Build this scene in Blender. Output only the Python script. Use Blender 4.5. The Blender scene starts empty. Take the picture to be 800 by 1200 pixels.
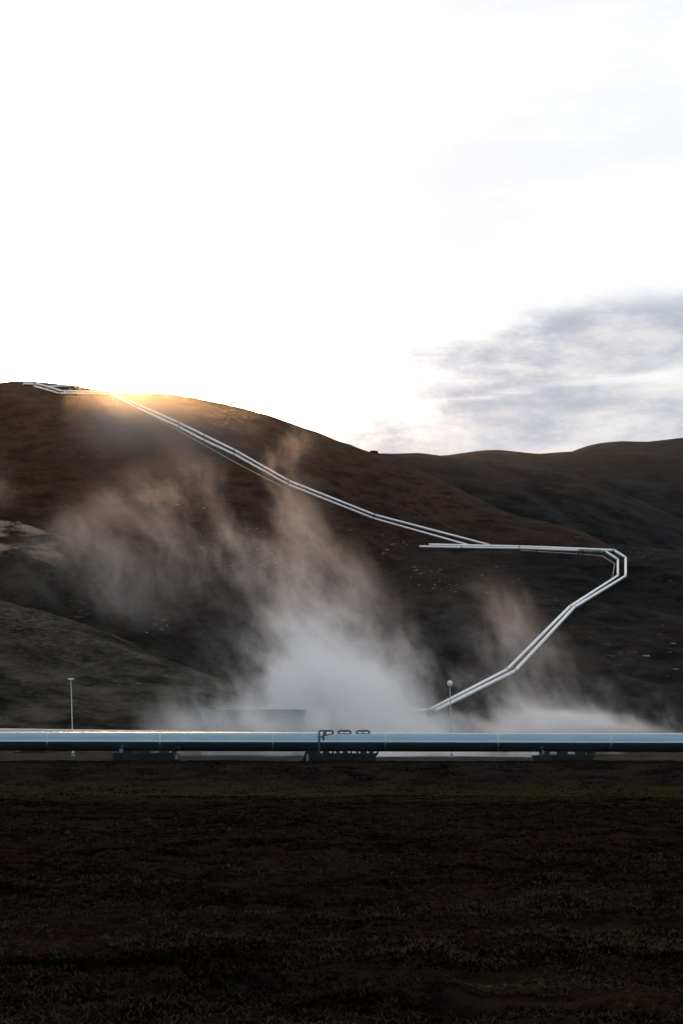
import bpy, bmesh, math, random
import numpy as np
from mathutils import Vector, Matrix

rng = np.random.default_rng(7)
random.seed(7)
scene = bpy.context.scene
COL = scene.collection
D2R = math.radians

# ---------------------------------------------------------------- camera model
F, CX, HY, CZ = 1667.0, 400.0, 868.0, 2.4      # focal length and horizon of the 800x1200 photo

def at(px, py, Y):
    """point seen at px,py of the photo that stands Y metres ahead"""
    return Vector(((px - CX) * Y / F, Y, CZ - (py - HY) * Y / F))

# ---------------------------------------------------------------- noise (numpy)
def _hash(ix, iy, seed):
    h = (ix * 374761393 + iy * 668265263 + seed * 1442695041) & 0xFFFFFFFF
    h = ((h ^ (h >> 13)) * 1274126177) & 0xFFFFFFFF
    h = h ^ (h >> 16)
    return (h & 0xFFFF) / 65535.0 * 2 - 1

def vnoise(x, y, seed=0):
    ix = np.floor(x).astype(np.int64); iy = np.floor(y).astype(np.int64)
    fx = x - ix; fy = y - iy
    u = fx * fx * fx * (fx * (fx * 6 - 15) + 10); v = fy * fy * fy * (fy * (fy * 6 - 15) + 10)
    a = _hash(ix, iy, seed); b = _hash(ix + 1, iy, seed)
    c = _hash(ix, iy + 1, seed); d = _hash(ix + 1, iy + 1, seed)
    return (a * (1 - u) + b * u) * (1 - v) + (c * (1 - u) + d * u) * v

def fbm(x, y, octaves=4, seed=0, gain=.5):
    s = 0; a = 1.0
    for i in range(octaves):
        s = s + a * vnoise(x, y, seed + i * 17); a *= gain; x = x * 2.03 + 13.7; y = y * 2.03 + 7.1
    return s

def sstep(a, b, x):
    t = np.clip((x - a) / (b - a), 0, 1); return t * t * (3 - 2 * t)

# ---------------------------------------------------------------- terrain
def curve(px, pts):
    xs = [p[0] for p in pts]; ys = [p[1] for p in pts]
    # smoothed piecewise-linear: average of shifted samples
    s = 0
    for d, w in ((-8, .25), (0, .5), (8, .25)):
        s = s + w * np.interp(px + d, xs, ys)
    return s

BASE = .65
# crest: (px, py, Y); base distance; front profile power; back slope
FEATURES = {
 'main': dict(crest=[(-1500,470,560),(-700,440,540),(-300,447,530),(-100,451,525),(0,448.5,520),(22,446.3,520),(60,449.0,520),(95,452.3,520),(130,457.2,520),
                     (200,460.5,522),(260,471,525),(300,481,527),(350,498,531),(400,518,536),(425,527,540),(437,530,541),(480,546,540),(520,565,535),(560,585,527),
                     (600,603,515),(680,622,497),(735,648,480),(800,690,465),(900,760,440),(1100,885,420),(2500,900,420)],
              base=[(-1500,250),(0,262),(240,258),(400,262),(800,300),(2500,300)], p=1.12, back=.25, s=.35),
 'spur_a': dict(crest=[(-1500,640,250),(-300,690,240),(-100,716,235),(0,737,232),(50,760,230),(90,780,226),(124,796,222),(161,809,218),(200,822,214),(245,846,210),(300,880,205),(2500,900,205)],
              base=[(-1500,185),(0,188),(240,190),(2500,190)], p=.8, back=1.0, s=.0),
 'spur_b': dict(crest=[(-1500,600,280),(-300,660,272),(0,705,266),(70,724,264),(139,747,260),(187,770,257),(247,792,254),(300,815,250),(360,850,246),(420,885,240),(2500,900,240)],
              base=[(-1500,226),(0,224),(140,216),(240,208),(2500,200)], p=.85, back=.9, s=.0),
 'spur_c': dict(crest=[(-1500,560,320),(-300,605,312),(0,650,306),(45,659,304),(112,680,300),(157,706,296),(200,735,292),(240,765,288),(300,810,282),(360,850,276),(420,885,270),(2500,900,270)],
              base=[(-1500,256),(0,252),(140,240),(240,228),(2500,220)], p=.9, back=.9, s=.05),
 'knoll': dict(crest=[(-1500,540,370),(-300,565,362),(-60,594,352),(0,600,350),(22,608,348),(75,627,345),(120,655,340),(160,700,332),(200,760,320),(260,885,300),(2500,900,300)],
              base=[(-1500,280),(0,285),(240,270),(2500,260)], p=.95, back=.8, s=.1),
 'terrace': dict(crest=[(-1500,900,300),(250,900,300),(320,812,310),(380,762,320),(430,736,328),(480,722,334),(560,703,340),(620,696,345),(680,700,348),(740,712,346),(800,722,344),(900,735,340),(1500,760,330),(2500,800,300)],
              base=[(-1500,245),(400,245),(600,240),(800,232),(2500,210)], p=1.0, back=.12, s=.15),
 'shoulder': dict(crest=[(-1500,900,380),(300,900,380),(380,800,392),(430,690,404),(470,655,410),(492,644,414),(560,643.5,418),(640,643,424),(700,642.5,432),(735,642.5,434),(770,642,432),(800,644,426),(900,636,430),(1300,610,440),(2500,640,420)],
              base=[(-1500,255),(400,255),(600,258),(800,250),(2500,220)], p=1.05, back=.18, s=.12),
 'middle': dict(crest=[(-1500,560,700),(200,545,700),(400,532,700),(437,530.6,700),(470,530.8,700),(490,529.6,700),(510,531.5,700),(530,535,700),(590,541.5,702),(650,550,705),(690,560,708),(730,577,712),(770,596,716),(800,607,718),(900,650,720),(1200,700,720),(2500,760,700)],
              base=[(-1500,430),(2500,450)], p=1.0, back=.2, s=.12),
 'far': dict(crest=[(-1500,560,1000),(300,540,1000),(500,533.5,1000),(530,531.3,1000),(552,529.4,1000),(570,527.8,1000),(590,527.2,1000),(625,529.2,1000),(660,529.2,1000),(690,528.5,1000),(760,530,1000),(900,545,1000),(2500,640,1000)],
              base=[(-1500,640),(2500,640)], p=1.0, back=.15, s=.05),
 'farthest': dict(crest=[(-1500,600,1350),(400,585,1350),(560,572,1350),(610,556,1350),(640,542.5,1350),(655,535.5,1350),(670,527.5,1350),(683,521.8,1350),(700,518,1350),(720,516.9,1350),(750,515.9,1350),(800,512.3,1350),(900,503,1350),(1200,500,1350),(2500,560,1350)],
              base=[(-1500,880),(2500,880)], p=.9, back=.1, s=.0),
}
FN = list(FEATURES)

def surface(px, Y, full=False):
    """terrain height at column px (photo column of the direction) and depth Y"""
    px = np.asarray(px, float); Y = np.asarray(Y, float)
    X = (px - CX) * Y / F
    zs = []
    for n in FN:
        f = FEATURES[n]
        cpy = curve(px, [(a, b) for a, b, c in f['crest']]); cY = curve(px, [(a, c) for a, b, c in f['crest']])
        cz = CZ - (cpy - HY) * cY / F
        bY = curve(px, f['base'])
        t = (Y - bY) / (cY - bY)
        tt = np.clip(t, 0, 1)
        g = tt ** f['p']
        g = g * (1 - f['s']) + f['s'] * (tt * tt * (3 - 2 * tt))
        front = BASE + (cz - BASE) * g - np.clip(-t, 0, None) * 30
        # rounded crest
        back = cz - f['back'] * np.clip(Y - cY, 0, None) * np.clip((Y - cY) / 14, 0, 1)
        z = np.where(t <= 1, front, back)
        h = np.clip((cz - BASE) / 40, 0, 1)
        # gullies and lumps, fading out at crest lines that form the skyline
        amp = h * np.clip(tt * 6, 0, 1) * (np.clip((1 - t) * 5, .12, 1) if n in ('main', 'far', 'farthest', 'middle') else np.clip((1 - t) * 5, .3, 1))
        k = 1.0 if n not in ('far', 'farthest') else 2.2
        sd = FN.index(n) * 31
        lump = fbm(X / (38 * k) + Y / (90 * k), Y / (60 * k), 4, sd)
        gul = 1 - np.abs(fbm(X / (26 * k) + Y / (55 * k), Y / (150 * k), 3, sd + 5))
        z = z + amp * k * (2.2 * lump - (3.4 if n == 'main' else 2.2) * gul + 1.6 + .35 * fbm(X / (5 * k), Y / (6 * k), 3, sd + 9))
        zs.append(z)
    # near ground
    ground = np.interp(Y, [0, 62, 64, 66, 68, 70, 71.5, 78, 86, 92, 3000], [0, 0, .06, .38, .93, 1.33, 1.385, 1.27, .72, BASE, BASE])
    fm = sstep(64, 50, Y)
    ground = ground + .085 * fbm(X / .8, Y / .7, 3, 3) * fm + .09 * fbm(X / 6, Y / 6, 3, 4) * fm
    sl = sstep(62, 65, Y) * sstep(78, 71, Y)
    ground = ground + sl * (.03 * fbm(X / .5, Y / .5, 3, 8) + .03 * fbm(X / 3, Y / 3, 2, 6))
    ground = ground + sstep(84, 95, Y) * (.05 * fbm(X / 6, Y / 9, 3, 12))
    zs.append(ground)
    zs = np.stack(zs)
    k = .7
    m = zs.max(0)
    w = np.exp((zs - m) / k)
    z = m + k * np.log(w.sum(0)) * np.where(Y > 120, sstep(120, 190, Y), 0)
    if full:
        return z, np.argmax(zs, 0)
    return z

def ray_hit(px, py, near=140.0, far=1500.0, step=1.0):
    Y = np.arange(near, far, step)
    z = surface(np.full_like(Y, px), Y); r = CZ - (py - HY) * Y / F
    hit = np.nonzero(z >= r)[0]
    return float(Y[hit[0]]) if len(hit) else None

# ---------------------------------------------------------------- object helpers
def tag(o, label=None, cat=None, group=None, kind=None):
    if label: o['label'] = label
    if cat: o['category'] = cat
    if group: o['group'] = group
    if kind: o['kind'] = kind
    return o

def link(name, me, mat=None, parent=None):
    o = bpy.data.objects.new(name, me); COL.objects.link(o)
    if mat: me.materials.append(mat)
    if parent: o.parent = parent
    return o

def from_bm(name, bm, mat=None, parent=None, smooth=False, loc=None):
    me = bpy.data.meshes.new(name); bm.normal_update(); bm.to_mesh(me); bm.free()
    if smooth:
        for p in me.polygons: p.use_smooth = True
    o = link(name, me, mat, parent)
    if loc is not None: o.location = loc
    return o

def empty(name, loc, rz=0):
    o = bpy.data.objects.new(name, None); COL.objects.link(o); o.location = loc; o.rotation_euler.z = rz
    o.empty_display_size = .2
    return o

def copy_tree(o, parent=None):
    c = o.copy(); COL.objects.link(c)
    if parent: c.parent = parent
    for ch in o.children: copy_tree(ch, c)
    return c

def bm_box(bm, x0, x1, y0, y1, z0, z1, bevel=0):
    r = bmesh.ops.create_cube(bm, size=1)
    bmesh.ops.scale(bm, vec=(x1 - x0, y1 - y0, z1 - z0), verts=r['verts'])
    bmesh.ops.translate(bm, vec=((x0 + x1) / 2, (y0 + y1) / 2, (z0 + z1) / 2), verts=r['verts'])
    if bevel:
        es = list({e for v in r['verts'] for e in v.link_edges})
        bmesh.ops.bevel(bm, geom=es, offset=bevel, segments=2, affect='EDGES')
    return r['verts']

def bm_prism(bm, poly, y0, y1):
    """poly: list of (x,z) extruded from y0 to y1"""
    a = [bm.verts.new((x, y0, z)) for x, z in poly]; b = [bm.verts.new((x, y1, z)) for x, z in poly]
    n = len(poly)
    bm.faces.new(a); bm.faces.new(b[::-1])
    for i in range(n):
        bm.faces.new((a[i], b[i], b[(i + 1) % n], a[(i + 1) % n]))
    bmesh.ops.recalc_face_normals(bm, faces=bm.faces[:])

def bm_tube(bm, pts, radius, n=12, cap=True):
    """tube through the points; joints mitred; radius a number or one per point"""
    pts = [Vector(p) for p in pts]
    rad = radius if hasattr(radius, '__len__') else [radius] * len(pts)
    rings = []; up = None
    for i, p in enumerate(pts):
        d0 = (pts[i] - pts[i - 1]).normalized() if i else None
        d1 = (pts[i + 1] - pts[i]).normalized() if i + 1 < len(pts) else None
        d = ((d0 or d1) + (d1 or d0)).normalized()
        if up is None:
            up = Vector((0, 0, 1)) if abs(d.z) < .9 else Vector((0, -1, 0))
        s = d.cross(up).normalized(); u = s.cross(d).normalized(); up = u
        c = 1.0
        if d0 and d1:
            c = 1 / max(.5, math.cos(d0.angle(d1, 0) / 2))
        rings.append([bm.verts.new(p + (s * math.cos(t) + u * math.sin(t)) * rad[i] * (c if c < 1.3 else 1.3))
                      for t in (2 * math.pi * k / n for k in range(n))])
    for a, b in zip(rings, rings[1:]):
        for k in range(n):
            f = bm.faces.new((a[k], a[(k + 1) % n], b[(k + 1) % n], b[k])); f.smooth = True
    if cap:
        bm.faces.new(rings[0][::-1]); bm.faces.new(rings[-1])

# ---------------------------------------------------------------- node helpers
class NT:
    """tiny expression builder over a node tree"""
    def __init__(s, tree): s.t = tree
    def n(s, idname, **kw):
        nd = s.t.nodes.new(idname)
        for k, v in kw.items(): setattr(nd, k, v)
        return nd
    def put(s, sock, v):
        if isinstance(v, bpy.types.NodeSocket): s.t.links.new(v, sock)
        elif v is not None: sock.default_value = v
    def m(s, op, a, b=None, c=None, clamp=False):
        nd = s.n('ShaderNodeMath', operation=op, use_clamp=clamp)
        for i, v in enumerate((a, b, c)):
            if v is not None: s.put(nd.inputs[i], v)
        return nd.outputs[0]
    def add(s, a, b): return s.m('ADD', a, b)
    def sub(s, a, b): return s.m('SUBTRACT', a, b)
    def mul(s, a, b): return s.m('MULTIPLY', a, b)
    def div(s, a, b): return s.m('DIVIDE', a, b)
    def step(s, a, b, x):
        nd = s.n('ShaderNodeMapRange', interpolation_type='SMOOTHSTEP')
        s.put(nd.inputs['Value'], x); s.put(nd.inputs['From Min'], a); s.put(nd.inputs['From Max'], b)
        return nd.outputs[0]
    def lin(s, a, b, x, c=0., d=1.):
        nd = s.n('ShaderNodeMapRange')
        s.put(nd.inputs['Value'], x); s.put(nd.inputs['From Min'], a); s.put(nd.inputs['From Max'], b)
        s.put(nd.inputs['To Min'], c); s.put(nd.inputs['To Max'], d)
        return nd.outputs[0]
    def noise(s, vec, scale, detail=4., rough=.55, dist=0., out=0):
        nd = s.n('ShaderNodeTexNoise'); s.put(nd.inputs['Vector'], vec)
        s.put(nd.inputs['Scale'], scale); s.put(nd.inputs['Detail'], detail); s.put(nd.inputs['Roughness'], rough); s.put(nd.inputs['Distortion'], dist)
        return nd.outputs[out]
    def xyz(s, v):
        nd = s.n('ShaderNodeSeparateXYZ'); s.put(nd.inputs[0], v); return nd.outputs
    def vec(s, x, y, z):
        nd = s.n('ShaderNodeCombineXYZ')
        for i, v in enumerate((x, y, z)): s.put(nd.inputs[i], v)
        return nd.outputs[0]
    def vm(s, op, a, b=None, scale=None):
        nd = s.n('ShaderNodeVectorMath', operation=op); s.put(nd.inputs[0], a)
        if b is not None: s.put(nd.inputs[1], b)
        if scale is not None: s.put(nd.inputs['Scale'], scale)
        return nd.outputs['Value'] if op in ('DOT_PRODUCT', 'LENGTH', 'DISTANCE') else nd.outputs[0]
    def mix(s, fac, a, b, blend='MIX'):
        nd = s.n('ShaderNodeMix', data_type='RGBA', blend_type=blend)
        s.put(nd.inputs[0], fac); s.put(nd.inputs[6], a if not isinstance(a, tuple) or len(a) == 4 else (*a, 1)); s.put(nd.inputs[7], b if not isinstance(b, tuple) or len(b) == 4 else (*b, 1))
        return nd.outputs[2]
    def attr(s, name):
        nd = s.n('ShaderNodeAttribute', attribute_name=name); return nd.outputs['Fac']

def material(name):
    m = bpy.data.materials.new(name); m.use_nodes = True
    t = m.node_tree; b = t.nodes['Principled BSDF']
    return m, NT(t), b

def bump(k, b, height, strength, dist):
    nd = k.n('ShaderNodeBump'); k.put(nd.inputs['Height'], height)
    nd.inputs['Strength'].default_value = strength; nd.inputs['Distance'].default_value = dist
    k.t.links.new(nd.outputs[0], b.inputs['Normal'])

def pos(k): return k.n('ShaderNodeNewGeometry').outputs['Position']

# ---------------------------------------------------------------- materials
def mat_hill(name, far=1.0):
    m, k, b = material(name)
    p = pos(k)
    red = k.attr('red'); veg = k.attr('veg')
    big = k.noise(p, .012 / far, 5, .6)
    ps = k.vm('MULTIPLY', p, (1, 1, 2.6))
    mid = k.noise(ps, .11 / far, 6, .65)
    fine = k.noise(ps, .9 / far, 5, .7)
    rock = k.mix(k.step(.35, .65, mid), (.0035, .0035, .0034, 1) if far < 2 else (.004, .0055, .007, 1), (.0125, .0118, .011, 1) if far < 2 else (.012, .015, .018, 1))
    redc = k.mix(k.step(.3, .7, mid), (.012, .0046, .0032, 1), (.038, .0138, .0078, 1))  # scoria red plus the warm lens-flare tint, put into the colour
    vegc = k.mix(k.step(.38, .62, mid), (.016, .015, .011, 1), (.088, .079, .059, 1))
    vegc = k.mix(k.step(.4, .65, big), vegc, k.mix(k.step(.42, .6, fine), (.019, .0165, .012, 1), (.084, .071, .051, 1)))
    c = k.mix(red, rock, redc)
    vm_ = k.mul(veg, k.step(.25, .6, k.add(k.mul(mid, .5), k.mul(big, .5))))
    c = k.mix(vm_, c, vegc)
    # pale clay and lichen flecks
    fl = k.noise(k.vm('MULTIPLY', p, (1, 1, 2)), .55 / far, 3, .5)
    patch = k.noise(p, .03 / far, 3, .5)
    fm = k.mul(k.step(.63, .70, fl), k.step(.5, .62, patch))
    c = k.mix(k.mul(fm, .5 if far < 2 else .25), c, (.13, .115, .10, 1))
    pale = k.attr('pale')
    c = k.mix(k.mul(pale, k.step(.42, .6, mid)), c, (.34, .27, .21, 1))
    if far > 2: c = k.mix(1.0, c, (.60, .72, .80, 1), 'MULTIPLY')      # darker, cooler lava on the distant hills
    k.put(b.inputs['Base Color'], c)
    b.inputs['Roughness'].default_value = .95; b.inputs['Specular IOR Level'].default_value = .03
    bump(k, b, k.add(k.mul(mid, 2.2), k.mul(fine, .5)), .9, 1.2 * far)
    return m

def mat_field():
    m, k, b = material('heath soil')
    p = pos(k)
    big = k.noise(k.vm('MULTIPLY', p, (.35, 1, 1)), .22, 4, .6)
    mid = k.noise(p, 1.6, 6, .65)
    fine = k.noise(p, 14, 5, .7)
    c = k.mix(k.step(.38, .62, mid), (.004, .0035, .003, 1), (.015, .0115, .009, 1))
    c = k.mix(k.step(.45, .66, big), c, k.mix(k.step(.4, .6, fine), (.008, .005, .004, 1), (.024, .0145, .010, 1)))
    c = k.mix(k.mul(k.step(.62, .72, fine), .7), c, (.080, .070, .060, 1))
    gr = k.mul(k.step(.60, .68, k.noise(k.vm('MULTIPLY', p, (.22, 1, 1)), .55, 4, .6)), k.step(.48, .56, fine))
    c = k.mix(k.mul(gr, .25), c, (.07, .075, .04, 1))
    yy = k.xyz(p)[1]
    strip = k.mul(k.step(50, 60, k.add(yy, k.mul(k.sub(big, .5), 24))), k.step(.35, .6, mid))
    c = k.mix(k.mul(strip, .8), c, (.026, .022, .009, 1))
    k.put(b.inputs['Base Color'], c); b.inputs['Roughness'].default_value = .95; b.inputs['Specular IOR Level'].default_value = 0
    bump(k, b, k.add(k.mul(mid, 1.), k.mul(fine, .35)), 1.0, .12)
    return m

def mat_bank():
    m, k, b = material('bank soil')
    p = pos(k); x, y, z = k.xyz(p)
    mid = k.noise(k.vm('MULTIPLY', p, (.5, 1, 1)), 1.1, 6, .65)
    fine = k.noise(p, 7, 5, .7)
    c = k.mix(k.step(.36, .62, mid), (.006, .005, .0045, 1), (.019, .016, .0135, 1))
    c = k.mix(k.step(.5, .75, fine), c, (.035, .030, .027, 1))
    foot = k.mul(k.step(.6, .1, z), k.step(.3, .6, k.noise(k.vm('MULTIPLY', p, (.15, 1, 1)), .5, 4, .6)))
    c = k.mix(k.mul(foot, .8), c, k.mix(mid, (.020, .018, .007, 1), (.042, .035, .014, 1)))
    top = k.step(1.2, 1.36, z)
    c = k.mix(k.mul(top, .85), c, k.mix(fine, (.004, .004, .0035, 1), (.010, .0095, .009, 1)))
    k.put(b.inputs['Base Color'], c); b.inputs['Roughness'].default_value = .95; b.inputs['Specular IOR Level'].default_value = 0
    bump(k, b, k.add(mid, k.mul(fine, .4)), 1.0, .15)
    return m

def mat_yard():
    m, k, b = material('gravel yard')
    p = pos(k)
    mid = k.noise(p, .35, 5, .6); fine = k.noise(p, 3.5, 5, .7)
    c = k.mix(k.step(.35, .65, mid), (.030, .026, .021, 1), (.070, .061, .050, 1))
    c = k.mix(k.step(.45, .7, fine), c, (.026, .024, .021, 1))
    k.put(b.inputs['Base Color'], c); b.inputs['Roughness'].default_value = .95; b.inputs['Specular IOR Level'].default_value = .0
    bump(k, b, fine, .8, .08)
    return m

def mat_clad(name, col, rough, seam=None, var=.06, metal=.92):
    """aluminium pipe cladding, dulled and streaked by weather"""
    m, k, b = material(name)
    p = pos(k)
    n1 = k.noise(k.vm('MULTIPLY', p, (.35, 2.5, 2.5)), 1.6, 5, .6)
    n2 = k.noise(p, 9, 4, .65)
    c = k.mix(k.step(.3, .75, n1), tuple(v * .86 for v in col) + (1,), col + (1,))
    c = k.mix(k.mul(k.step(.6, .8, n2), .25), c, tuple(v * .6 for v in col) + (1,))
    k.put(b.inputs['Base Color'], c)
    k.put(b.inputs['Roughness'], k.add(rough - var / 2, k.mul(n1, var)))
    b.inputs['Metallic'].default_value = metal
    bump(k, b, k.add(n1, k.mul(n2, .2)), .12, .02)
    return m

def mat_concrete(name, c0, c1, rough=.9):
    m, k, b = material(name)
    p = pos(k)
    a = k.noise(p, 1.3, 5, .6); f = k.noise(p, 16, 4, .7)
    st = k.noise(k.vm('MULTIPLY', p, (3, 3, .4)), 1.5, 4, .6)
    c = k.mix(k.step(.3, .7, a), c0 + (1,), c1 + (1,))
    c = k.mix(k.mul(k.step(.55, .75, st), .45), c, tuple(v * .55 for v in c0) + (1,))
    k.put(b.inputs['Base Color'], c); b.inputs['Roughness'].default_value = rough; b.inputs['Specular IOR Level'].default_value = .2
    bump(k, b, f, .4, .02)
    return m

def mat_paint(name, c0, rough=.5, metallic=0.0):
    m, k, b = material(name)
    p = pos(k)
    a = k.noise(p, 6, 5, .6)
    c = k.mix(k.step(.35, .75, a), c0 + (1,), tuple(v * .72 for v in c0) + (1,))
    k.put(b.inputs['Base Color'], c); b.inputs['Roughness'].default_value = rough; b.inputs['Metallic'].default_value = metallic
    bump(k, b, a, .15, .01)
    return m

M = {}
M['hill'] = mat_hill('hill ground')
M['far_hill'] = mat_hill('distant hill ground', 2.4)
M['field'] = mat_field(); M['bank'] = mat_bank(); M['yard'] = mat_yard()
M['clad'] = mat_clad('weathered aluminium cladding', (.27, .39, .465), .14)  # blue of the reflected sky is put into this base colour
M['clad2'] = mat_clad('dull aluminium cladding', (.36, .40, .43), .42)
M['clad_hill'] = mat_clad('hillside pipe cladding', (.88, .89, .90), .34, metal=.30)
M['band'] = mat_clad('cladding band', (.42, .47, .50), .38)
M['steel'] = mat_paint('blue grey painted steel', (.10, .17, .20), .45, .3)
M['steel_dark'] = mat_paint('dark steel', (.008, .010, .012), .7, .1)
M['rust'] = mat_paint('rusty insulation', (.16, .11, .075), .9)
M['concrete'] = mat_concrete('very dark concrete', (.011, .014, .016), (.022, .027, .030))  # very dark tone all over
M['concrete2'] = mat_concrete('pale concrete', (.20, .20, .19), (.32, .31, .29))
M['galv'] = mat_paint('galvanised steel', (.42, .45, .47), .45, .6)
M['lamp'] = mat_paint('pale lamp housing', (.72, .78, .82), .45, 0)
M['wall'] = mat_concrete('grey blue sheet wall', (.30, .34, .365), (.38, .42, .44), .7)

# ---------------------------------------------------------------- terrain mesh
def build_terrain():
    pxs = np.concatenate([np.linspace(-2400, -700, 60, endpoint=False), np.linspace(-700, -90, 90, endpoint=False), np.arange(-90, 890, 2.6), np.linspace(890, 1500, 90, endpoint=False), np.linspace(1500, 3200, 61)])
    th_front = np.arctan((pxs - CX) / F)
    t0, t1 = th_front[0], th_front[-1]
    th_back = np.linspace(t1, t0 + 2 * math.pi, 96)[1:-1]
    th = np.concatenate([th_front, th_back])
    r = [3.0]
    while r[-1] < 1900:
        s = .0085 if r[-1] < 58 else (.0045 if r[-1] < 84 else .0085)
        r.append(r[-1] * (1 + s))
    r = np.array(r)
    T, R_ = np.meshgrid(th, r)
    X = np.where(np.cos(T) > .5, 0, 0) + R_ * np.sin(T)
    infront = np.abs((T + math.pi) % (2 * math.pi) - math.pi) < 1.05
    Yd = R_ * np.cos(T)
    PX = CX + F * np.tan(np.where(infront, T, 0))
    z, arg = surface(np.where(infront, PX, 400), np.where(infront, Yd, 40), True)
    # behind and beside the camera: rolling heath with low rises far off
    Xb, Yb = R_ * np.sin(T), R_ * np.cos(T)
    zb = .12 * fbm(Xb / 6, Yb / 6, 3, 4) + sstep(150, 700, R_) * (3 + 4 * fbm(Xb / 260, Yb / 260, 3, 40)) 
    ang = np.abs((T + math.pi) % (2 * math.pi) - math.pi)
    w = sstep(.93, 1.04, ang)
    z = z * (1 - w) + zb * w
    arg = np.where(w > .5, len(FN), arg)
    V = np.stack([X, R_ * np.cos(T), z], -1)
    nr, nc = X.shape
    # region of each quad
    Yq = np.where(infront, Yd, -1)[:-1, :]
    reg = np.zeros((nr - 1, nc), int)                       # 0 field
    a = arg[1:, :]
    yq = Yq
    reg[(yq > 61.5) & (yq <= 82)] = 1                       # bank
    reg[(yq > 82)] = 2                                      # yard
    hillm = (a < len(FN)) & (yq > 150)
    reg[hillm] = 3
    reg[hillm & (a >= FN.index('middle')) & (yq > 430)] = 4
    reg[(Yq < 0) & (R_[:-1, :] > 150)] = 3
    idx = np.arange(nr * nc).reshape(nr, nc)
    nxt = np.roll(idx, -1, 1)
    quads = np.stack([idx[:-1], idx[1:], nxt[1:], nxt[:-1]], -1)
    # attributes
    fn = np.array(FN + ['ground'])
    red = np.zeros(arg.shape); veg = np.zeros(arg.shape)
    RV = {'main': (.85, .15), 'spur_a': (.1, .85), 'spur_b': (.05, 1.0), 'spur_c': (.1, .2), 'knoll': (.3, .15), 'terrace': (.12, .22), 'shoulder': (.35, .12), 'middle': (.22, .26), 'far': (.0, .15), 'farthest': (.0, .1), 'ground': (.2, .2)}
    for i, n in enumerate(fn):
        red[arg == i] = RV[n][0]; veg[arg == i] = RV[n][1]
    def blur(a_, n=4):
        for _ in range(n):
            a_ = (a_ + np.roll(a_, 1, 0) + np.roll(a_, -1, 0) + np.roll(a_, 1, 1) + np.roll(a_, -1, 1)) / 5
        return a_
    # the red of the big hill thins towards its foot and its east flank
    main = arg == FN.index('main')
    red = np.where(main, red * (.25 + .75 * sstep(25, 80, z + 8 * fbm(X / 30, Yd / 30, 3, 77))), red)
    red = np.where((arg == FN.index('shoulder')), red * sstep(70, 20, X), red)
    veg = np.where((arg == FN.index('terrace')) | (arg == FN.index('shoulder')), veg * (1 - .6 * sstep(45, 75, X)), veg)
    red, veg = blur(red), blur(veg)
    pale = np.where(arg == FN.index('knoll'), sstep(-60, -84, X) * .9, 0) * sstep(325, 338, Yd)
    pale = np.clip(pale + .0, 0, 1)
    obs = []
    spec = [('ground', 'field', 'dark reddish brown heath field in front of the big pipe', 'ground'),
            ('earth_bank', 'bank', 'low dark earth bank carrying the big silver pipe', 'bank'),
            ('gravel_ground', 'yard', 'flat gravelly ground behind the big silver pipe', 'ground'),
            ('hills', 'hill', 'dark brown volcanic hillside crossed by the zigzag pipes', 'hill'),
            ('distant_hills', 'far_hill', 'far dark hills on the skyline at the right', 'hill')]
    for ri, (name, mat, label, cat) in enumerate(spec):
        q = quads[reg == ri]
        used, inv = np.unique(q, return_inverse=True)
        inv = inv.reshape(q.shape)
        me = bpy.data.meshes.new(name)
        vv = V.reshape(-1, 3)[used]
        faces = inv
        if ri == 0:
            # close the small disc under the camera
            ring = np.searchsorted(used, idx[0])
            vv = np.vstack([vv, [[0, 0, 0]]]); c = len(vv) - 1
            extra = [(int(ring[i]), int(ring[(i + 1) % nc]), c) for i in range(nc)]
        else:
            extra = []
        me.vertices.add(len(vv)); me.vertices.foreach_set('co', vv.astype(np.float32).ravel())
        nl = faces.size + 3 * len(extra)
        me.loops.add(nl); me.polygons.add(len(faces) + len(extra))
        li = np.concatenate([faces[:, ::-1].ravel(), np.array(extra, int)[:, ::-1].ravel() if extra else np.zeros(0, int)]).astype(np.int32)
        me.loops.foreach_set('vertex_index', li)
        st = np.concatenate([np.arange(len(faces)) * 4, len(faces) * 4 + np.arange(len(extra)) * 3]).astype(np.int32)
        me.polygons.foreach_set('loop_start', st)
        me.polygons.foreach_set('use_smooth', np.ones(len(st), bool))
        me.update(calc_edges=True)
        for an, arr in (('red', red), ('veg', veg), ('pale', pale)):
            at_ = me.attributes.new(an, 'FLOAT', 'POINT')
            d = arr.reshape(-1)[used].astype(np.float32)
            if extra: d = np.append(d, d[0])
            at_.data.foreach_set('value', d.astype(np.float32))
        o = link(name, me, M[mat]); tag(o, label, cat, None, 'structure')
        obs.append(o)
    return obs
build_terrain()

# ---------------------------------------------------------------- the big pipe in the foreground
PY = 75.0
PR = 11.1 * PY / F                    # 0.5 m
PZ0 = at(0, 868.8, PY).z
def pipe_z(x):                        # a hair lower to the right
    return PZ0 - .0019 * (x + 18)
def big_pipe(name, Y, r, zf, x0, x1, mat, seam, label, group=None):
    root = empty(name, (0, Y, 0)); tag(root, label, 'pipeline', group)
    bm = bmesh.new()
    xs = np.arange(x0, x1 + .1, 2.0)
    bm_tube(bm, [(x, 0, zf(x)) for x in xs], r, 64)
    from_bm('cladding', bm, mat, root)
    x = x0 + .7
    while x < x1:                     # lapped joint between two cladding sheets
        if abs(x) < 45:
            bm = bmesh.new(); bm_tube(bm, [(x - .035, 0, zf(x)), (x + .035, 0, zf(x))], r + .003, 48, False)
            from_bm('joint_band', bm, M['band'], root)
        x += seam
    return root
pipe = big_pipe('steam_pipe', PY, PR, pipe_z, -140, 140, M['clad'], 5.9, 'large shiny silver steam pipe running right across the foreground')

def pxx(px, Y=PY): return (px - CX) * Y / F
def pz(py, Y=PY): return CZ - (py - HY) * Y / F

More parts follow.
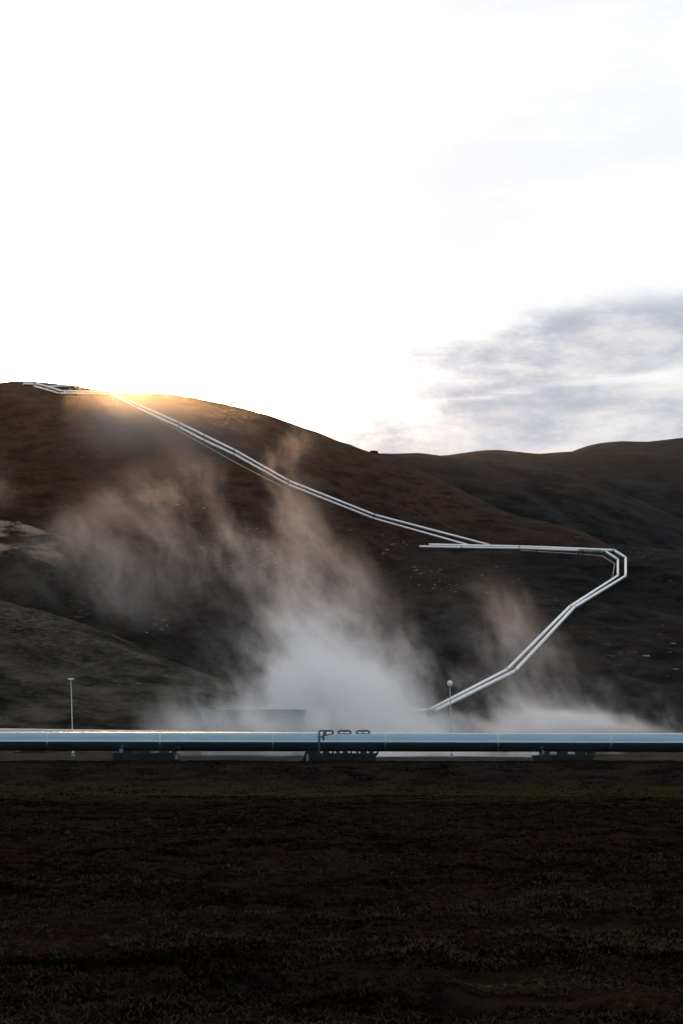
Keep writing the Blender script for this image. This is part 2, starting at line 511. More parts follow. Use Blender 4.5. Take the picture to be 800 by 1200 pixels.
def arc_tube(bm, corners, r, rad=.09, n=10, seg=4):
    """tube with rounded corners"""
    c = [Vector(p) for p in corners]; pts = [c[0]]
    for i in range(1, len(c) - 1):
        a = (c[i - 1] - c[i]).normalized(); b = (c[i + 1] - c[i]).normalized()
        p0 = c[i] + a * rad; p1 = c[i] + b * rad
        for s in range(seg + 1):
            t = s / seg
            pts.append(p0 * (1 - t) ** 2 + c[i] * 2 * t * (1 - t) + p1 * t * t)
    pts.append(c[-1]); bm_tube(bm, pts, r, n)

# three hoops of small drain pipe on its back, the first with a leg down the near side
top = pz(856.4)
yb = -.12
for i, (a, b) in enumerate(((374, 389.5), (395.6, 411.3), (417, 433.2))):
    bm = bmesh.new()
    xa, xb = pxx(a), pxx(b)
    if i == 0:
        yf = -PR - .10
        arc_tube(bm, [(xa, yf, pz(882.5)), (xa, yf, top), (xb - .10, yf * .35, top), (xb + .02, -.15, top - .02), (xb + .06, -.12, top - .22)], .056, .10)
    else:
        arc_tube(bm, [(xa - .02, yb, top - .24), (xa + .06, yb, top), (xb - .06, yb, top), (xb + .02, yb, top - .24)], .056, .08)
    h = from_bm('hoop', bm, M['steel'], pipe)
    if i == 0: h['label'] = 'hoop whose leg runs down the near side of the pipe'
for a, b in ((374, 389.5), (395.6, 411.3), (417, 433.2)):       # short clamp under each hoop
    bm = bmesh.new(); bm_box(bm, pxx((a + b) / 2) - .02, pxx((a + b) / 2) + .02, yb - .03, yb + .03, top - .20, top - .03)
    from_bm('hoop_clamp', bm, M['steel_dark'], pipe)
bm = bmesh.new()                       # torn, rusty patch beside the leg
xs = pxx(378.2)
pts = []
for j in range(8):
    t = D2R(8 + j * 11)
    pts.append((xs + .10 * math.sin(j * 2.1) * .5 + .018 * j, -math.cos(t) * (PR + .012), pipe_z(xs) + math.sin(t) * (PR + .012)))
bm_tube(bm, pts, [.02, .05, .07, .06, .075, .05, .06, .03], 8)
from_bm('rusty_patch', bm, M['rust'], pipe)

# ---------------------------------------------------------------- supports
def support(label, xl, xr, block, feet, ytop, ends=None, group='concrete supports under the big pipe'):
    x0 = pxx((xl + xr) / 2)
    zg = 1.22
    root = empty('pipe_support', (x0, PY, zg)); tag(root, label, 'support', group)
    bm = bmesh.new()
    bm_prism(bm, [(pxx(px) - x0, pz(py) - zg) for px, py in block], -.62, .62)
    bmesh.ops.bevel(bm, geom=bm.edges[:], offset=.02, segments=1, affect='EDGES')
    from_bm('concrete_block', bm, M['concrete'], root)
    zb = pz(ytop) - zg
    for (a, b, c, d) in feet:          # a,b bottom; c,d top of each saddle foot, in photo columns
        bm = bmesh.new()
        zt = pipe_z(x0) - PR * .93 - zg
        bm_prism(bm, [(pxx(a) - x0, zb - .01), (pxx(b) - x0, zb - .01), (pxx(d) - x0, zt), (pxx(c) - x0, zt)], -.34, .34)
        from_bm('saddle_foot', bm, M['steel_dark'], root)
    for (kind, px, py, sx, sz) in (ends or ()):
        bm = bmesh.new()
        bm_box(bm, pxx(px) - x0 - sx / 2, pxx(px) - x0 + sx / 2, -.66, -.40, pz(py) - zg - sz / 2, pz(py) - zg + sz / 2, .015)
        from_bm(kind, bm, M['steel'], root)
    return root
support('dark concrete support with two gaps under the left stretch of the big pipe', 134, 211,
        [(133.5, 892.5), (135.2, 882.2), (205.5, 882.2), (208.5, 884), (211.2, 892.5)],
        [(143, 153.6, 146, 153.6), (165.5, 175.6, 165.5, 175.6), (187.2, 197.6, 187.2, 197.6), (201.6, 205.5, 201.6, 208.4)], 882.0,
        [('slide_plate', 144.2, 879.6, .20, .22), ('bracket', 208.6, 887, .17, .26)])
support('widest dark support with many small gaps, below the three hoops', 355, 443,
        [(354, 893.5), (358.3, 879.6), (372.5, 879.6), (373.5, 882.6), (440.6, 882.6), (442.6, 880.2), (443.3, 882.5), (439.8, 886.5), (440.2, 893.5)],
        [(377.6, 386.4, 379.4, 384.8), (388.6, 391.3, 389.5, 390.6), (394.6, 399, 392.6, 397), (401, 408.4, 401.8, 406.8), (410.4, 412.4, 410.8, 412), (417.2, 420.2, 417.6, 419.4), (422.8, 430, 421.2, 429), (431.8, 436.8, 432.6, 438.6)], 882.4,
        [('bracket', 360.5, 888, .14, .40)])
support('dark stepped concrete support under the right stretch of the big pipe', 624, 695,
        [(623.5, 893.5), (624.2, 885.2), (632.2, 885.0), (632.6, 884.8), (693.4, 884.8), (694.8, 886), (692.4, 889), (692.8, 893.5)],
        [(632.4, 642.6, 632.4, 642.6), (653, 663.6, 653, 663.6), (674.2, 684.8, 674.2, 684.8), (688.2, 690, 687.6, 690.2), (692.6, 695.2, 692.6, 696)], 884.6,
        [('slide_plate', 633.8, 881.8, .13, .24)])

# ---------------------------------------------------------------- second pipe, behind, dipping to the right
P2Y, P2R = 96.0, .42
def z2(x):
    px = CX + x * F / P2Y
    return CZ - (853.6 + .0135 * max(px, -400) - HY) * P2Y / F - P2R
root2 = big_pipe('steam_pipe', P2Y, P2R, z2, -150, (430 - CX) * P2Y / F, M['clad2'], 6.4, 'duller grey pipe showing just above the big pipe at the left')
for x in (-39.0, -26.0, -13.2):
    bm = bmesh.new(); bm_box(bm, x - .25, x + .25, -.3, .3, .3, z2(x) - P2R * .9, .02)
    from_bm('leg', bm, M['concrete'], root2)

# ---------------------------------------------------------------- lamp posts
def lamp_post(px, py_base, py_top, lean_px, label, kind):
    Y = 0
    Y = 150.0 if kind == 'globe' else 165.0
    x = pxx(px, Y); g = float(surface(px, Y))
    root = empty('lamp_post', (x, Y, g)); tag(root, label, 'lamp post', 'lamp posts behind the big pipe')
    h = pz(py_top, Y) - g; dx = lean_px * Y / F
    bm = bmesh.new()
    bm_box(bm, -.22, .22, -.22, .22, -.3, .12, .03); from_bm('footing', bm, M['concrete2'], root)
    bm = bmesh.new()
    bm_tube(bm, [(0, 0, .1), (dx * .06, 0, h * .06), (dx * .061, 0, h * .062), (dx * .3, 0, h * .3), (dx * .301, 0, h * .302), (dx * .97, 0, h * .965)], [.15, .15, .085, .078, .066, .05], 14)
    from_bm('pole', bm, M['galv'], root)
    if kind == 'globe':
        bm = bmesh.new()
        prof = [(0.06, -.36), (.16, -.34), (.25, -.22), (.29, -.05), (.28, .10), (.20, .24), (.08, .31), (0.01, .32)]
        rings = [[bm.verts.new((r * math.cos(t), r * math.sin(t), z)) for t in (2 * math.pi * i / 18 for i in range(18))] for r, z in prof]
        for a, b in zip(rings, rings[1:]):
            for i in range(18): bm.faces.new((a[i], a[(i + 1) % 18], b[(i + 1) % 18], b[i]))
        bm.faces.new(rings[0][::-1]); bm.faces.new(rings[-1])
        o = from_bm('lamp_head', bm, M['lamp'], root, True); o.location = (dx, 0, h - .02)
    else:
        for s in (-1, 1):
            bm = bmesh.new()
            bm_prism(bm, [(s * .02, -.10), (s * .30, -.02), (s * .34, .06), (s * .30, .13), (s * .02, .12)], -.17, .17)
            o = from_bm('lamp_head', bm, M['lamp'], root); o.location = (dx, 0, h - .05)
        bm = bmesh.new(); bm_box(bm, -.05, .05, -.06, .06, -.3, .16, .01)
        o = from_bm('head_bracket', bm, M['galv'], root); o.location = (dx, 0, h - .05)
    return root
lamp_post(86, 884, 795.5, -2.6, 'thin grey lamp post with a small flat twin head, at the left', 'twin')
lamp_post(529, 887, 800.5, -2.2, 'thin lamp post with one round pale head in the steam at the right', 'globe')

# ---------------------------------------------------------------- building in the steam
BY = 172.0
bx0, bx1 = pxx(236, BY), pxx(355.5, BY)
broot = empty('industrial_building', ((bx0 + bx1) / 2, BY, .5)); tag(broot, 'plain grey blue box building half hidden in steam', 'building')
w = (bx1 - bx0) / 2; bh = pz(831.5, BY) - .5
bm = bmesh.new()
xs = np.arange(-w, w - .01, .3)                       # ribbed sheet walls
ring = []
def rib_side(p0, p1, nrm):
    L = (Vector(p1) - Vector(p0)).length; n = int(L / .3); out = []
    for i in range(n):
        for t, d in ((0, 0), (.45, 0), (.55, .04), (.95, .04)):
            q = Vector(p0).lerp(Vector(p1), (i + t) / n) + Vector(nrm) * d
            out.append(q)
    return out
loop = rib_side((-w, 0, 0), (w, 0, 0), (0, -1, 0)) + rib_side((w, 0, 0), (w, 14, 0), (1, 0, 0)) + rib_side((w, 14, 0), (-w, 14, 0), (0, 1, 0)) + rib_side((-w, 14, 0), (-w, 0, 0), (-1, 0, 0))
a = [bm.verts.new((p.x, p.y, -.5)) for p in loop]; b = [bm.verts.new((p.x, p.y, bh - .12)) for p in loop]
for i in range(len(loop)):
    j = (i + 1) % len(loop); bm.faces.new((a[i], a[j], b[j], b[i]))
from_bm('wall', bm, M['wall'], broot)
bm = bmesh.new(); bm_box(bm, -w - .08, w + .08, -.1, 14.1, bh - .14, bh, .02); from_bm('roof', bm, M['clad2'], broot)

# ---------------------------------------------------------------- pipes up the hill
def on_slope(path, lift=1.0, sub=6.0, smooth=5):
    """lay a path drawn across the slope onto the terrain; returns points and indices of its bends"""
    P = []; bends = []
    for i, (p0, p1) in enumerate(zip(path, path[1:])):
        n = max(2, int(math.dist(p0, p1) / sub))
        for j in range(n):
            t = j / n
            if j == 0: bends.append(len(P))
            P.append((p0[0] + (p1[0] - p0[0]) * t, p0[1] + (p1[1] - p0[1]) * t))
    bends.append(len(P)); P.append(path[-1])
    Ys = []
    for px, py in P:
        y = ray_hit(px, py)
        Ys.append(y if y else (Ys[-1] if Ys else 520.0))
    q = 1 / np.array(Ys)
    def gauss(v, sg):
        n = int(sg * 3); kx = np.exp(-.5 * (np.arange(-n, n + 1) / sg) ** 2); kx /= kx.sum()
        return np.convolve(np.pad(v, n, mode='reflect', reflect_type='odd'), kx, 'valid') if len(v) > n else v
    q = gauss(q, smooth)
    for _ in range(4):                 # stand the pipe clear of the ground
        need = np.zeros(len(q))
        for i, (px, py) in enumerate(P):
            Y = 1 / q[i]; d = 0
            while d < 25 and at(px, py, Y - d).z - float(surface(px, Y - d)) < lift: d += .5
            need[i] = d
        if need.max() <= .5: break
        e = np.pad(need, 4, mode='edge'); need = np.max([e[i:i + len(need)] for i in range(9)], 0)
        q = 1 / (1 / q - gauss(need, 3))
    return [at(px, py, 1 / v) for (px, py), v in zip(P, q)], bends, None

def hill_pipe(path, r, label, group, mat='clad_hill', name='hillside_pipe', cat='pipeline', lift=1.0, legs=True):
    pts, bends, raw = on_slope(path, lift)
    o0 = Vector(pts[0]); root = empty(name, o0); tag(root, label, cat, group)
    # one straight cladding run between bends, an elbow at each bend
    bm = bmesh.new(); bm_tube(bm, [p - o0 for p in pts], r, 14); from_bm('cladding', bm, M[mat], root)
    if legs:
        for bi in bends[1:-1]:
            p = pts[bi]; d = (pts[min(bi + 1, len(pts) - 1)] - pts[bi - 1]).normalized()
            bm = bmesh.new(); bm_tube(bm, [pts[bi] + (pts[bi - 1] - p).normalized() * r * 1.3 - o0, p - o0, pts[bi] + (pts[bi + 1] - p).normalized() * r * 1.3 - o0], r * 1.07, 14)
            from_bm('elbow', bm, M['band'], root)
        acc = 0
        for i in range(1, len(pts)):
            acc += (pts[i] - pts[i - 1]).length
            if acc > 17:
                acc = 0; p = pts[i]; px = CX + p.x * F / p.y; g = float(surface(px, p.y))
                if p.z - g > .5 and p.z - g < 5:
                    bm = bmesh.new(); bm_box(bm, -.16, .16, -.2, .2, g - p.z - .2, -r * .9)
                    from_bm('leg', bm, M['concrete'], root, loc=p - o0)
    return root

GU = 'pair of pipes down the upper hillside'; GL = 'pair of pipes down the lower hillside'
hill_pipe([(47, 450.6), (74, 458.4), (125, 458.6), (163, 474.5), (210, 495.4), (240, 510.4), (275, 527.6), (338, 563.4), (438, 603.2), (572, 638.4)], .34,
          'upper of the two silver pipes slanting down the brown upper hillside', GU)
hill_pipe([(40, 452.4), (70, 461.0), (128, 461.2), (160, 477.2), (210, 500.4), (240, 516.2), (275, 532.6), (337, 567.6), (437, 607.4), (548, 638.6)], .31,
          'lower of the two silver pipes slanting down the brown upper hillside', GU)
hill_pipe([(502, 638.2), (609, 640.4), (719, 644.8), (732.4, 653.3), (732.4, 675.0), (672.2, 711.8), (602.8, 786.4), (509.5, 833)], .35,
          'outer silver pipe of the lower pair, with the wider bend at the far right', GL)
hill_pipe([(491, 640.4), (540, 641.4), (609, 642.6), (708.6, 645.9), (723.4, 655.6), (723.4, 674.6), (667, 711.0), (593.5, 785.0), (503, 832), (440, 834), (357, 836.4)], .33,
          'inner silver pipe of the lower pair, with the tighter bend at the right', GL)
hill_pipe([(28, 447.2), (46, 448.2), (70, 450.6), (94, 452.9)], .32, 'thin pipe lying along the very top of the left hill', None, lift=.4, legs=False)
hill_pipe([(27.5, 449.8), (39.5, 450.1)], .42, 'short bright pipe piece on the hilltop, left of the other', 'short pipe pieces on the hilltop', lift=.5, legs=False)
hill_pipe([(41.5, 450.4), (46.2, 450.7)], .40, 'shortest bright pipe piece on the hilltop, touching the twin pipes', 'short pipe pieces on the hilltop', lift=.5, legs=False)
hill_pipe([(56, 453), (74, 452.4), (93, 452.6)], .30, 'grey pipe stub on the hilltop above the twin pipes', None, lift=.4, legs=False)
hill_pipe([(160, 477.4), (222, 511.6), (275, 541.5), (330, 570)], .09, 'thin cable line just below the upper pair of pipes', 'thin cables beside the pipes', 'galv', 'cable', 'cable', .3, False)
hill_pipe([(609, 645), (660, 648), (705, 651.4), (719.5, 660.4), (717, 677.4)], .10, 'thin cable line inside the bend of the lower pipes', 'thin cables beside the pipes', 'galv', 'cable', 'cable', .3, False)
hill_pipe([(357, 849.8), (410, 846.4), (450, 843.6), (500, 841)], .40, 'pale pipe in the steam to the right of the building', None)
# marker post on the hilltop
Yp = ray_hit(20, 447.6) or 520
g = at(20, 447.4, Yp)
bm = bmesh.new(); bm_box(bm, -.25, .25, -.2, .2, -1.2, .75, .04); bm_box(bm, -.42, .42, -.3, .3, .74, .95, .04)
tag(from_bm('marker_post', bm, M['steel_dark'], None, loc=g), 'tiny dark marker post on the hilltop at the far left', 'post')

for px, py, s_ in ((437.5, 530.6, 1.0),):
    Yk = 541 if px < 500 else 1000
    bm = bmesh.new(); bmesh.ops.create_icosphere(bm, subdivisions=3, radius=s_)
    for v in bm.verts:
        n_ = .28 * math.sin(v.co.x * 5 / s_ + 1) * math.cos(v.co.y * 4 / s_ + v.co.z * 6 / s_)
        v.co *= 1 + n_; v.co.x *= 1.7; v.co.z *= .8
        if v.co.z < 0: v.co.z *= 1.6
    o = from_bm('boulder', bm, M['hill'] if px < 500 else M['far_hill'], None, False, at(px, py, Yk))
    tag(o, 'dark rock knob on the skyline where the big hill ends' if px < 500 else 'tiny dark rock on the far ridge right of the big hill', 'rock')

# ---------------------------------------------------------------- ground cover (stuff)
def scatter_tufts():
    n = 140000
    yy = np.exp(rng.uniform(math.log(8.5), math.log(70.3), n))
    px = rng.uniform(-60, 860, n)
    X = (px - CX) * yy / F
    dens = fbm(X / 1.6, yy / 1.1, 3, 91)
    keep = dens > rng.uniform(-.9, .5, n)
    px, yy, X, dens = px[keep], yy[keep], X[keep], dens[keep]
    z = surface(px, yy)
    n = len(yy)
    sz = rng.uniform(.018, .06, n) * (1 + .55 * np.clip(dens, 0, 1)) * (1 + yy / 110)
    nb = 6
    ang = rng.uniform(0, 2 * math.pi, (n, nb)); lean = rng.uniform(.6, 2.2, (n, nb)); hh = rng.uniform(.3, .8, (n, nb)) * sz[:, None]
    bw = rng.uniform(.10, .22, (n, nb)) * sz[:, None]
    off = rng.uniform(-.6, .6, (n, nb, 2)) * sz[:, None, None]
    bx = X[:, None] + off[..., 0]; by = yy[:, None] + off[..., 1]; bz = np.repeat(z[:, None] - .01, nb, 1)
    ca, sa = np.cos(ang), np.sin(ang)
    v0 = np.stack([bx - sa * bw, by + ca * bw, bz], -1); v1 = np.stack([bx + sa * bw, by - ca * bw, bz], -1)
    v2 = np.stack([bx + ca * lean * hh + sa * bw * .35, by + sa * lean * hh - ca * bw * .35, bz + hh], -1)
    v3 = np.stack([bx + ca * lean * hh - sa * bw * .35, by + sa * lean * hh + ca * bw * .35, bz + hh], -1)
    V = np.stack([v0, v1, v2, v3], 2).reshape(-1, 3)
    q = np.arange(len(V)).reshape(-1, 4)
    tint = np.clip(.5 + .5 * fbm(X / 3.5, yy / 1.5, 3, 55) + rng.normal(0, .24, n), 0, 1)
    me = bpy.data.meshes.new('heath_plants')
    me.vertices.add(len(V)); me.vertices.foreach_set('co', V.astype(np.float32).ravel())
    me.loops.add(q.size); me.polygons.add(len(q))
    me.loops.foreach_set('vertex_index', q.ravel().astype(np.int32)); me.polygons.foreach_set('loop_start', (np.arange(len(q)) * 4).astype(np.int32))
    me.update(calc_edges=True)
    a_ = me.attributes.new('tint', 'FLOAT', 'POINT'); a_.data.foreach_set('value', np.repeat(tint, nb * 4).astype(np.float32))
    m, k, b = material('heath plants')
    t = k.attr('tint')
    rp = k.n('ShaderNodeValToRGB'); k.put(rp.inputs[0], t)
    e = rp.color_ramp.elements
    e[0].position = 0; e[0].color = (.004, .0035, .003, 1); e[1].position = 1; e[1].color = (.038, .031, .023, 1)
    for p_, c_ in ((.3, (.006, .005, .004, 1)), (.55, (.018, .0095, .0062, 1)), (.75, (.030, .0155, .010, 1)), (.92, (.031, .026, .017, 1))):
        x = e.new(p_); x.color = c_
    k.put(b.inputs['Base Color'], rp.outputs[0]); b.inputs['Roughness'].default_value = .9; b.inputs['Specular IOR Level'].default_value = 0
    tag(link('heath_plants', me, m), 'low reddish brown heath plants covering the dark field', 'heath', None, 'stuff')
scatter_tufts()

def scatter_rocks():
    """pale lumps of rock strewn over the middle of the brown slope and by the shoulder"""
    bm = bmesh.new()
    spots = [(290, 650, 60, 40, 120), (240, 620, 50, 25, 50), (330, 660, 50, 30, 60), (520, 680, 80, 20, 60), (460, 640, 40, 14, 24), (190, 735, 14, 14, 10), (700, 640, 30, 4, 0), (770, 760, 50, 60, 40)]
    for cx, cy, sx, sy, n in spots:
        for _ in range(n):
            px = cx + random.gauss(0, sx * .5); py = cy + random.gauss(0, sy * .5)
            Y = ray_hit(px, py, 190, 560, 1.5)
            if not Y: continue
            p = at(px, py, Y); s = random.uniform(.12, .42) * (1.6 if random.random() < .12 else 1)
            r = bmesh.ops.create_icosphere(bm, subdivisions=1, radius=s)
            for v in r['verts']:
                v.co += Vector((random.uniform(-1, 1), random.uniform(-1, 1), random.uniform(-1, 1))) * s * .3
                v.co.z *= .55; v.co.x *= 1.5; v.co += p
    m, k, b = material('pale rock')
    f = k.noise(pos(k), 2.5, 4, .6)
    k.put(b.inputs['Base Color'], k.mix(f, (.10, .09, .08, 1), (.24, .22, .20, 1))); b.inputs['Roughness'].default_value = .95
    tag(from_bm('scattered_rocks', bm, m), 'pale rocks strewn over the brown hillside', 'rocks', None, 'stuff')
scatter_rocks()

# ---------------------------------------------------------------- sun and sky
SUN_AZ, SUN_EL = D2R(-8.6), D2R(13.2)
sdir = Vector((math.sin(SUN_AZ) * math.cos(SUN_EL), math.cos(SUN_AZ) * math.cos(SUN_EL), math.sin(SUN_EL)))
sl = bpy.data.lights.new('sun', 'SUN'); sl.energy = 3.5; sl.angle = D2R(.53); sl.color = (1, .86, .68)
so = bpy.data.objects.new('sun', sl); COL.objects.link(so); so.rotation_euler = (-sdir).to_track_quat('-Z', 'Y').to_euler(); so.location = sdir * 100

def build_world():
    w = bpy.data.worlds.new('World'); scene.world = w; w.use_nodes = True
    t = w.node_tree; k = NT(t); bg = t.nodes['Background']
    sky = k.n('ShaderNodeTexSky', sky_type='NISHITA'); sky.sun_disc = False
    sky.sun_elevation = SUN_EL; sky.sun_rotation = SUN_AZ; sky.altitude = 400; sky.air_density = 1.0; sky.dust_density = 2.0; sky.ozone_density = 1.2
    d = k.n('ShaderNodeTexCoord').outputs['Generated']
    x, y, z = k.xyz(d)
    cosang = k.vm('DOT_PRODUCT', d, tuple(sdir))
    az = k.m('ARCTAN2', x, y)
    # thin high cloud sheet, streaked towards the horizon, lit from behind towards the sun
    zz = k.add(k.m('MAXIMUM', z, 0.0), .16)
    cl = k.vec(k.div(x, zz), k.div(y, zz), 0.0)
    n1 = k.noise(k.vm('MULTIPLY', cl, (.55, 1.5, 1)), 1.3, 7, .58, .3)
    n3 = k.noise(k.vm('MULTIPLY', cl, (.5, 1.0, 1)), .8, 4, .5, .2)
    sn = k.noise(k.vec(k.mul(az, 2.8), k.mul(z, 13.0), 4.2), 1.0, 6, .6, .0)
    streak = k.mul(k.step(.32, .56, k.add(k.mul(sn, .8), k.mul(n1, .2))), k.step(.998, .981, cosang))
    back = k.m('POWER', k.lin(-1, 1, cosang), 4.0)
    glow = k.m('POWER', k.m('MAXIMUM', cosang, 0.0), 240.0)
    core = k.m('POWER', k.m('MAXIMUM', cosang, 0.0), 650.0)
    cb = k.add(k.add(5.4, k.mul(back, k.lin(0, 1, streak, 3.1, 1.0))), k.mul(glow, 30.0))
    cb = k.add(cb, k.mul(k.mul(k.step(.42, .0, z), k.step(.3, -.5, cosang)), 3.2))     # paler low in the sky behind
    ccol = k.vm('SCALE', k.mix(glow, (.97, .99, 1.03, 1), (1.0, .80, .52, 1)), scale=cb)
    cover = k.m('MULTIPLY_ADD', k.lin(-2.6, .9, cosang), .85, k.mul(k.step(.4, .7, n3), .2), clamp=True)
    c = k.mix(cover, sky.outputs[0], ccol)
    # grey bank low on the right, ragged at its edge, with paler gaps
    bx = k.vec(k.mul(az, 13.0), k.mul(z, 36.0), 3.0)
    n2 = k.noise(bx, .9, 9, .64, .0)
    n4 = k.noise(k.vec(k.mul(az, 6.0), k.mul(z, 48.0), 9.0), 1.0, 7, .6, .0)
    nn = k.sub(n2, .5)
    low = k.mul(k.m('MAXIMUM', k.sub(.245, z), 0.0), 2.2)
    edge = k.step(.02, .15, k.add(k.sub(k.add(az, low), k.mul(k.m('MAXIMUM', k.sub(z, .265), 0.0), 3.4)), k.mul(nn, .26)))
    upper = k.step(.305, .285, k.add(z, k.mul(nn, .045)))
    bank = k.mul(k.mul(edge, upper), k.step(1.0, .5, az))
    bank = k.mul(bank, k.step(.2, .46, n4))
    bankc = k.mix(k.step(.34, .66, n2), (5.4, 5.35, 5.4, 1), (2.8, 3.15, 3.8, 1))
    c = k.mix(k.mul(bank, .95), c, bankc)
    c = k.vm('ADD', c, k.vm('SCALE', (1.0, .47, .15), scale=k.mul(core, 4000.0)))
    k.put(bg.inputs['Color'], c); bg.inputs['Strength'].default_value = .15
build_world()

# ---------------------------------------------------------------- air and steam
def haze():
    bm = bmesh.new(); bm_box(bm, -2100, 2100, -2100, 2100, -4, 330)
    m = bpy.data.materials.new('haze'); m.use_nodes = True; t = m.node_tree
    t.nodes.remove(t.nodes['Principled BSDF'])
    v = t.nodes.new('ShaderNodeVolumePrincipled'); v.inputs['Color'].default_value = (.93, .95, 1, 1)
    v.inputs['Density'].default_value = HAZE; v.inputs['Anisotropy'].default_value = .88
    t.links.new(v.outputs[0], t.nodes['Material Output'].inputs['Volume'])
    tag(from_bm('haze', bm, m), 'thin bright haze filling the valley air', 'haze', None, 'stuff')
HAZE = .000009
haze()

# puffs: photo column, row, depth; half sizes in photo pixels across and up, half depth in metres; strength
PUFFS = [
 # dense white foot of the plume
 (400, 868, 184, 130, 34, 13, 2.6), (395, 812, 186, 64, 52, 12, 2.0), (378, 770, 187, 66, 52, 11, 1.25), (450, 826, 186, 70, 44, 12, 1.15),
 (300, 824, 186, 70, 40, 12, 1.5), (318, 848, 163, 105, 46, 7, 1.9),
 # low sheet behind the pipe to the right
 (580, 876, 176, 150, 18, 10, 1.7), (690, 858, 182, 95, 26, 11, .75), (740, 838, 188, 60, 30, 10, .24), (690, 800, 190, 70, 40, 10, .14), (555, 835, 184, 75, 34, 11, .62), (650, 835, 186, 75, 26, 10, .45),
 (600, 884, 158, 175, 8, 8, 4.5), (395, 884, 160, 60, 9, 7, 3.0),
 # thin veils leaning up to the left and right
 (432, 735, 190, 34, 52, 11, 0.390), (392, 715, 190, 50, 50, 11, 0.265), (330, 705, 190, 70, 50, 11, 0.203), (375, 655, 190, 60, 40, 10, 0.203), (235, 650, 192, 110, 46, 11, 0.187),
 (225, 590, 194, 95, 46, 11, 0.203), (245, 545, 194, 70, 40, 11, 0.234), (330, 540, 194, 50, 22, 9, 0.234), (165, 680, 192, 80, 40, 10, 0.125), (300, 605, 194, 80, 46, 10, 0.156),
 (610, 755, 192, 95, 44, 10, 0.156), (550, 720, 194, 90, 50, 10, 0.094), (95, 640, 196, 70, 38, 10, 0.125), (640, 800, 190, 80, 36, 10, 0.172),
 (-20, 575, 205, 40, 36, 10, 0.078), (60, 700, 196, 90, 44, 10, 0.078), (500, 770, 190, 60, 44, 10, 0.172),
]
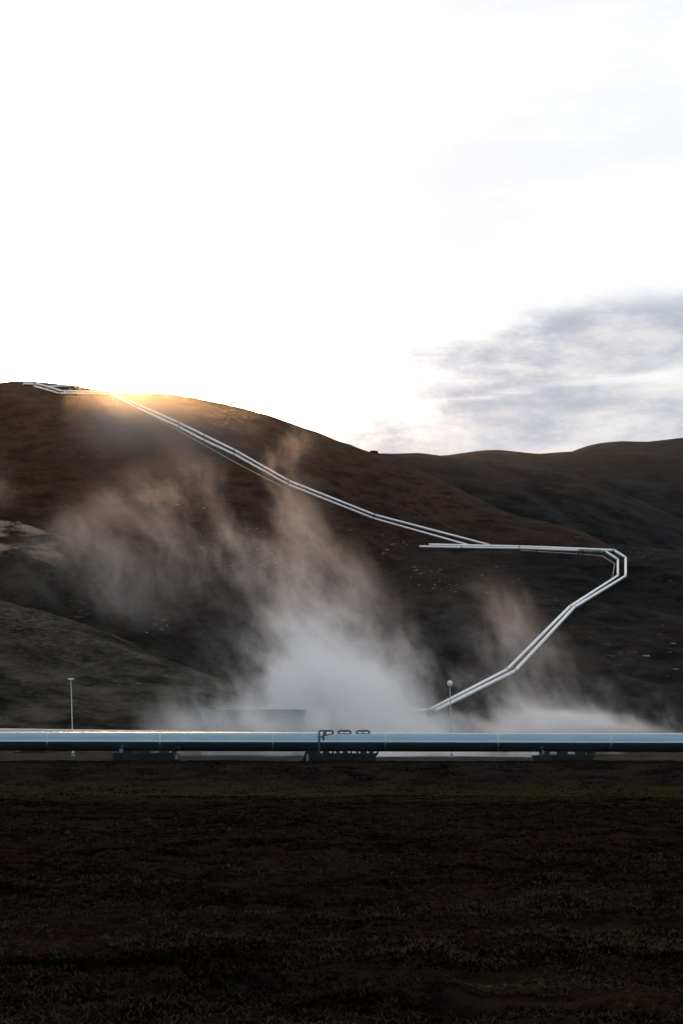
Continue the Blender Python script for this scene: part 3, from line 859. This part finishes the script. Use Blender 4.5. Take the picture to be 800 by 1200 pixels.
def steam(name, puffs, box, res, strength, aniso, label, fine=True):
    X0, X1, Y0, Y1, Z0, Z1 = box
    ng = bpy.data.node_groups.new(name, 'GeometryNodeTree')
    ng.interface.new_socket('Geometry', in_out='OUTPUT', socket_type='NodeSocketGeometry')
    k = NT(ng)
    p = k.n('GeometryNodeInputPosition').outputs[0]
    warp = k.noise(p, .035, 3, .5, 0, 1)
    wv = k.vm('SCALE', k.vm('SUBTRACT', warp, (.5, .5, .5)), scale=22.0)
    q = k.vm('ADD', p, wv)
    x, y, z = k.xyz(q)
    tot = None
    for px, py, Y, rx, rz, ry, s in puffs:
        c = at(px, py, Y); sx = rx * Y / F; sz = rz * Y / F
        d = k.vm('MULTIPLY', k.vm('SUBTRACT', q, tuple(c)), (1 / sx, 1 / ry, 1 / sz))
        r2 = k.vm('DOT_PRODUCT', d, d)
        g = k.mul(k.m('EXPONENT', k.mul(r2, -1.3)), s)
        tot = g if tot is None else k.add(tot, g)
    sq = k.vm('ADD', p, k.vm('SCALE', k.vm('SUBTRACT', k.noise(p, .09, 3, .55, 0, 1), (.5, .5, .5)), scale=9.0))
    lx, ly, lz = k.xyz(sq)
    lean = k.vec(k.add(lx, k.mul(lz, .45)), ly, k.mul(lz, .55))          # wisps drawn out up and to the left
    n = k.noise(lean, .085, 8, .66)
    n5 = k.noise(lean, .34, 6, .68)
    n2 = k.noise(sq, .028, 3, .5)
    den = k.mul(tot, k.step(.45, .66, n) if fine else k.step(-.2, .7, n))
    den = k.add(k.mul(den, k.lin(.3, .7, n2, .45, 1.35)), k.mul(k.mul(k.m('MAXIMUM', k.sub(tot, .8), 0.0), .55), k.step(.32, .60, n)))
    den = k.mul(den, k.step(.015, .08, tot))
    if fine: den = k.mul(den, k.lin(.34, .66, n5, .25, 1.75))
    vc = k.n('GeometryNodeVolumeCube')
    k.put(vc.inputs['Density'], k.mul(den, strength)); vc.inputs['Min'].default_value = (X0, Y0, Z0); vc.inputs['Max'].default_value = (X1, Y1, Z1)
    for ax, rv in zip('XYZ', res): vc.inputs['Resolution ' + ax].default_value = rv
    sm = k.n('GeometryNodeSetMaterial')
    m = bpy.data.materials.new('steam'); m.use_nodes = True; t = m.node_tree
    t.nodes.remove(t.nodes['Principled BSDF'])
    v = t.nodes.new('ShaderNodeVolumePrincipled'); v.inputs['Color'].default_value = (.998, .998, .999, 1)
    v.inputs['Density'].default_value = 1.0; v.inputs['Anisotropy'].default_value = aniso
    t.links.new(v.outputs[0], t.nodes['Material Output'].inputs['Volume'])
    sm.inputs['Material'].default_value = m
    k.put(sm.inputs['Geometry'], vc.outputs[0])
    out = k.n('NodeGroupOutput'); k.put(out.inputs[0], sm.outputs[0])
    bm = bmesh.new(); bm_box(bm, X0, X1, Y0, Y1, Z0, Z1)
    o = from_bm('steam', bm, m); md = o.modifiers.new('steam', 'NODES'); md.node_group = ng
    tag(o, label, 'steam', None, 'stuff')
steam('steam', PUFFS, (-60, 52, 148, 222, -.5, 56), (330, 80, 165), .30, .64, 'white steam drifting up from the ground behind the big pipe')
GLARE_VEIL = [(158, 484, 420, 52, 44, 22, .62), (195, 508, 420, 95, 55, 22, .38)]  # added volume standing in for the lens glare below the crest
steam('glare_veil', GLARE_VEIL, (-125, 15, 360, 470, 45, 150), (110, 60, 80), .016, .84, 'added thin veil standing in for the sun glare below the left hill crest', False)

# ---------------------------------------------------------------- camera
cam = bpy.data.cameras.new('camera'); co = bpy.data.objects.new('camera', cam); COL.objects.link(co)
co.location = (0, 0, CZ); co.rotation_euler = (D2R(90), 0, 0)
cam.lens = F * 36 / 1200; cam.sensor_width = 36; cam.sensor_fit = 'AUTO'
cam.shift_y = (HY - 600) / 1200; cam.clip_end = 6000; cam.clip_start = .1
scene.camera = co

scene.view_settings.view_transform = 'Standard'; scene.view_settings.look = 'None'
scene.view_settings.exposure = 0.0; scene.view_settings.gamma = 1
scene.cycles.volume_bounces = 12
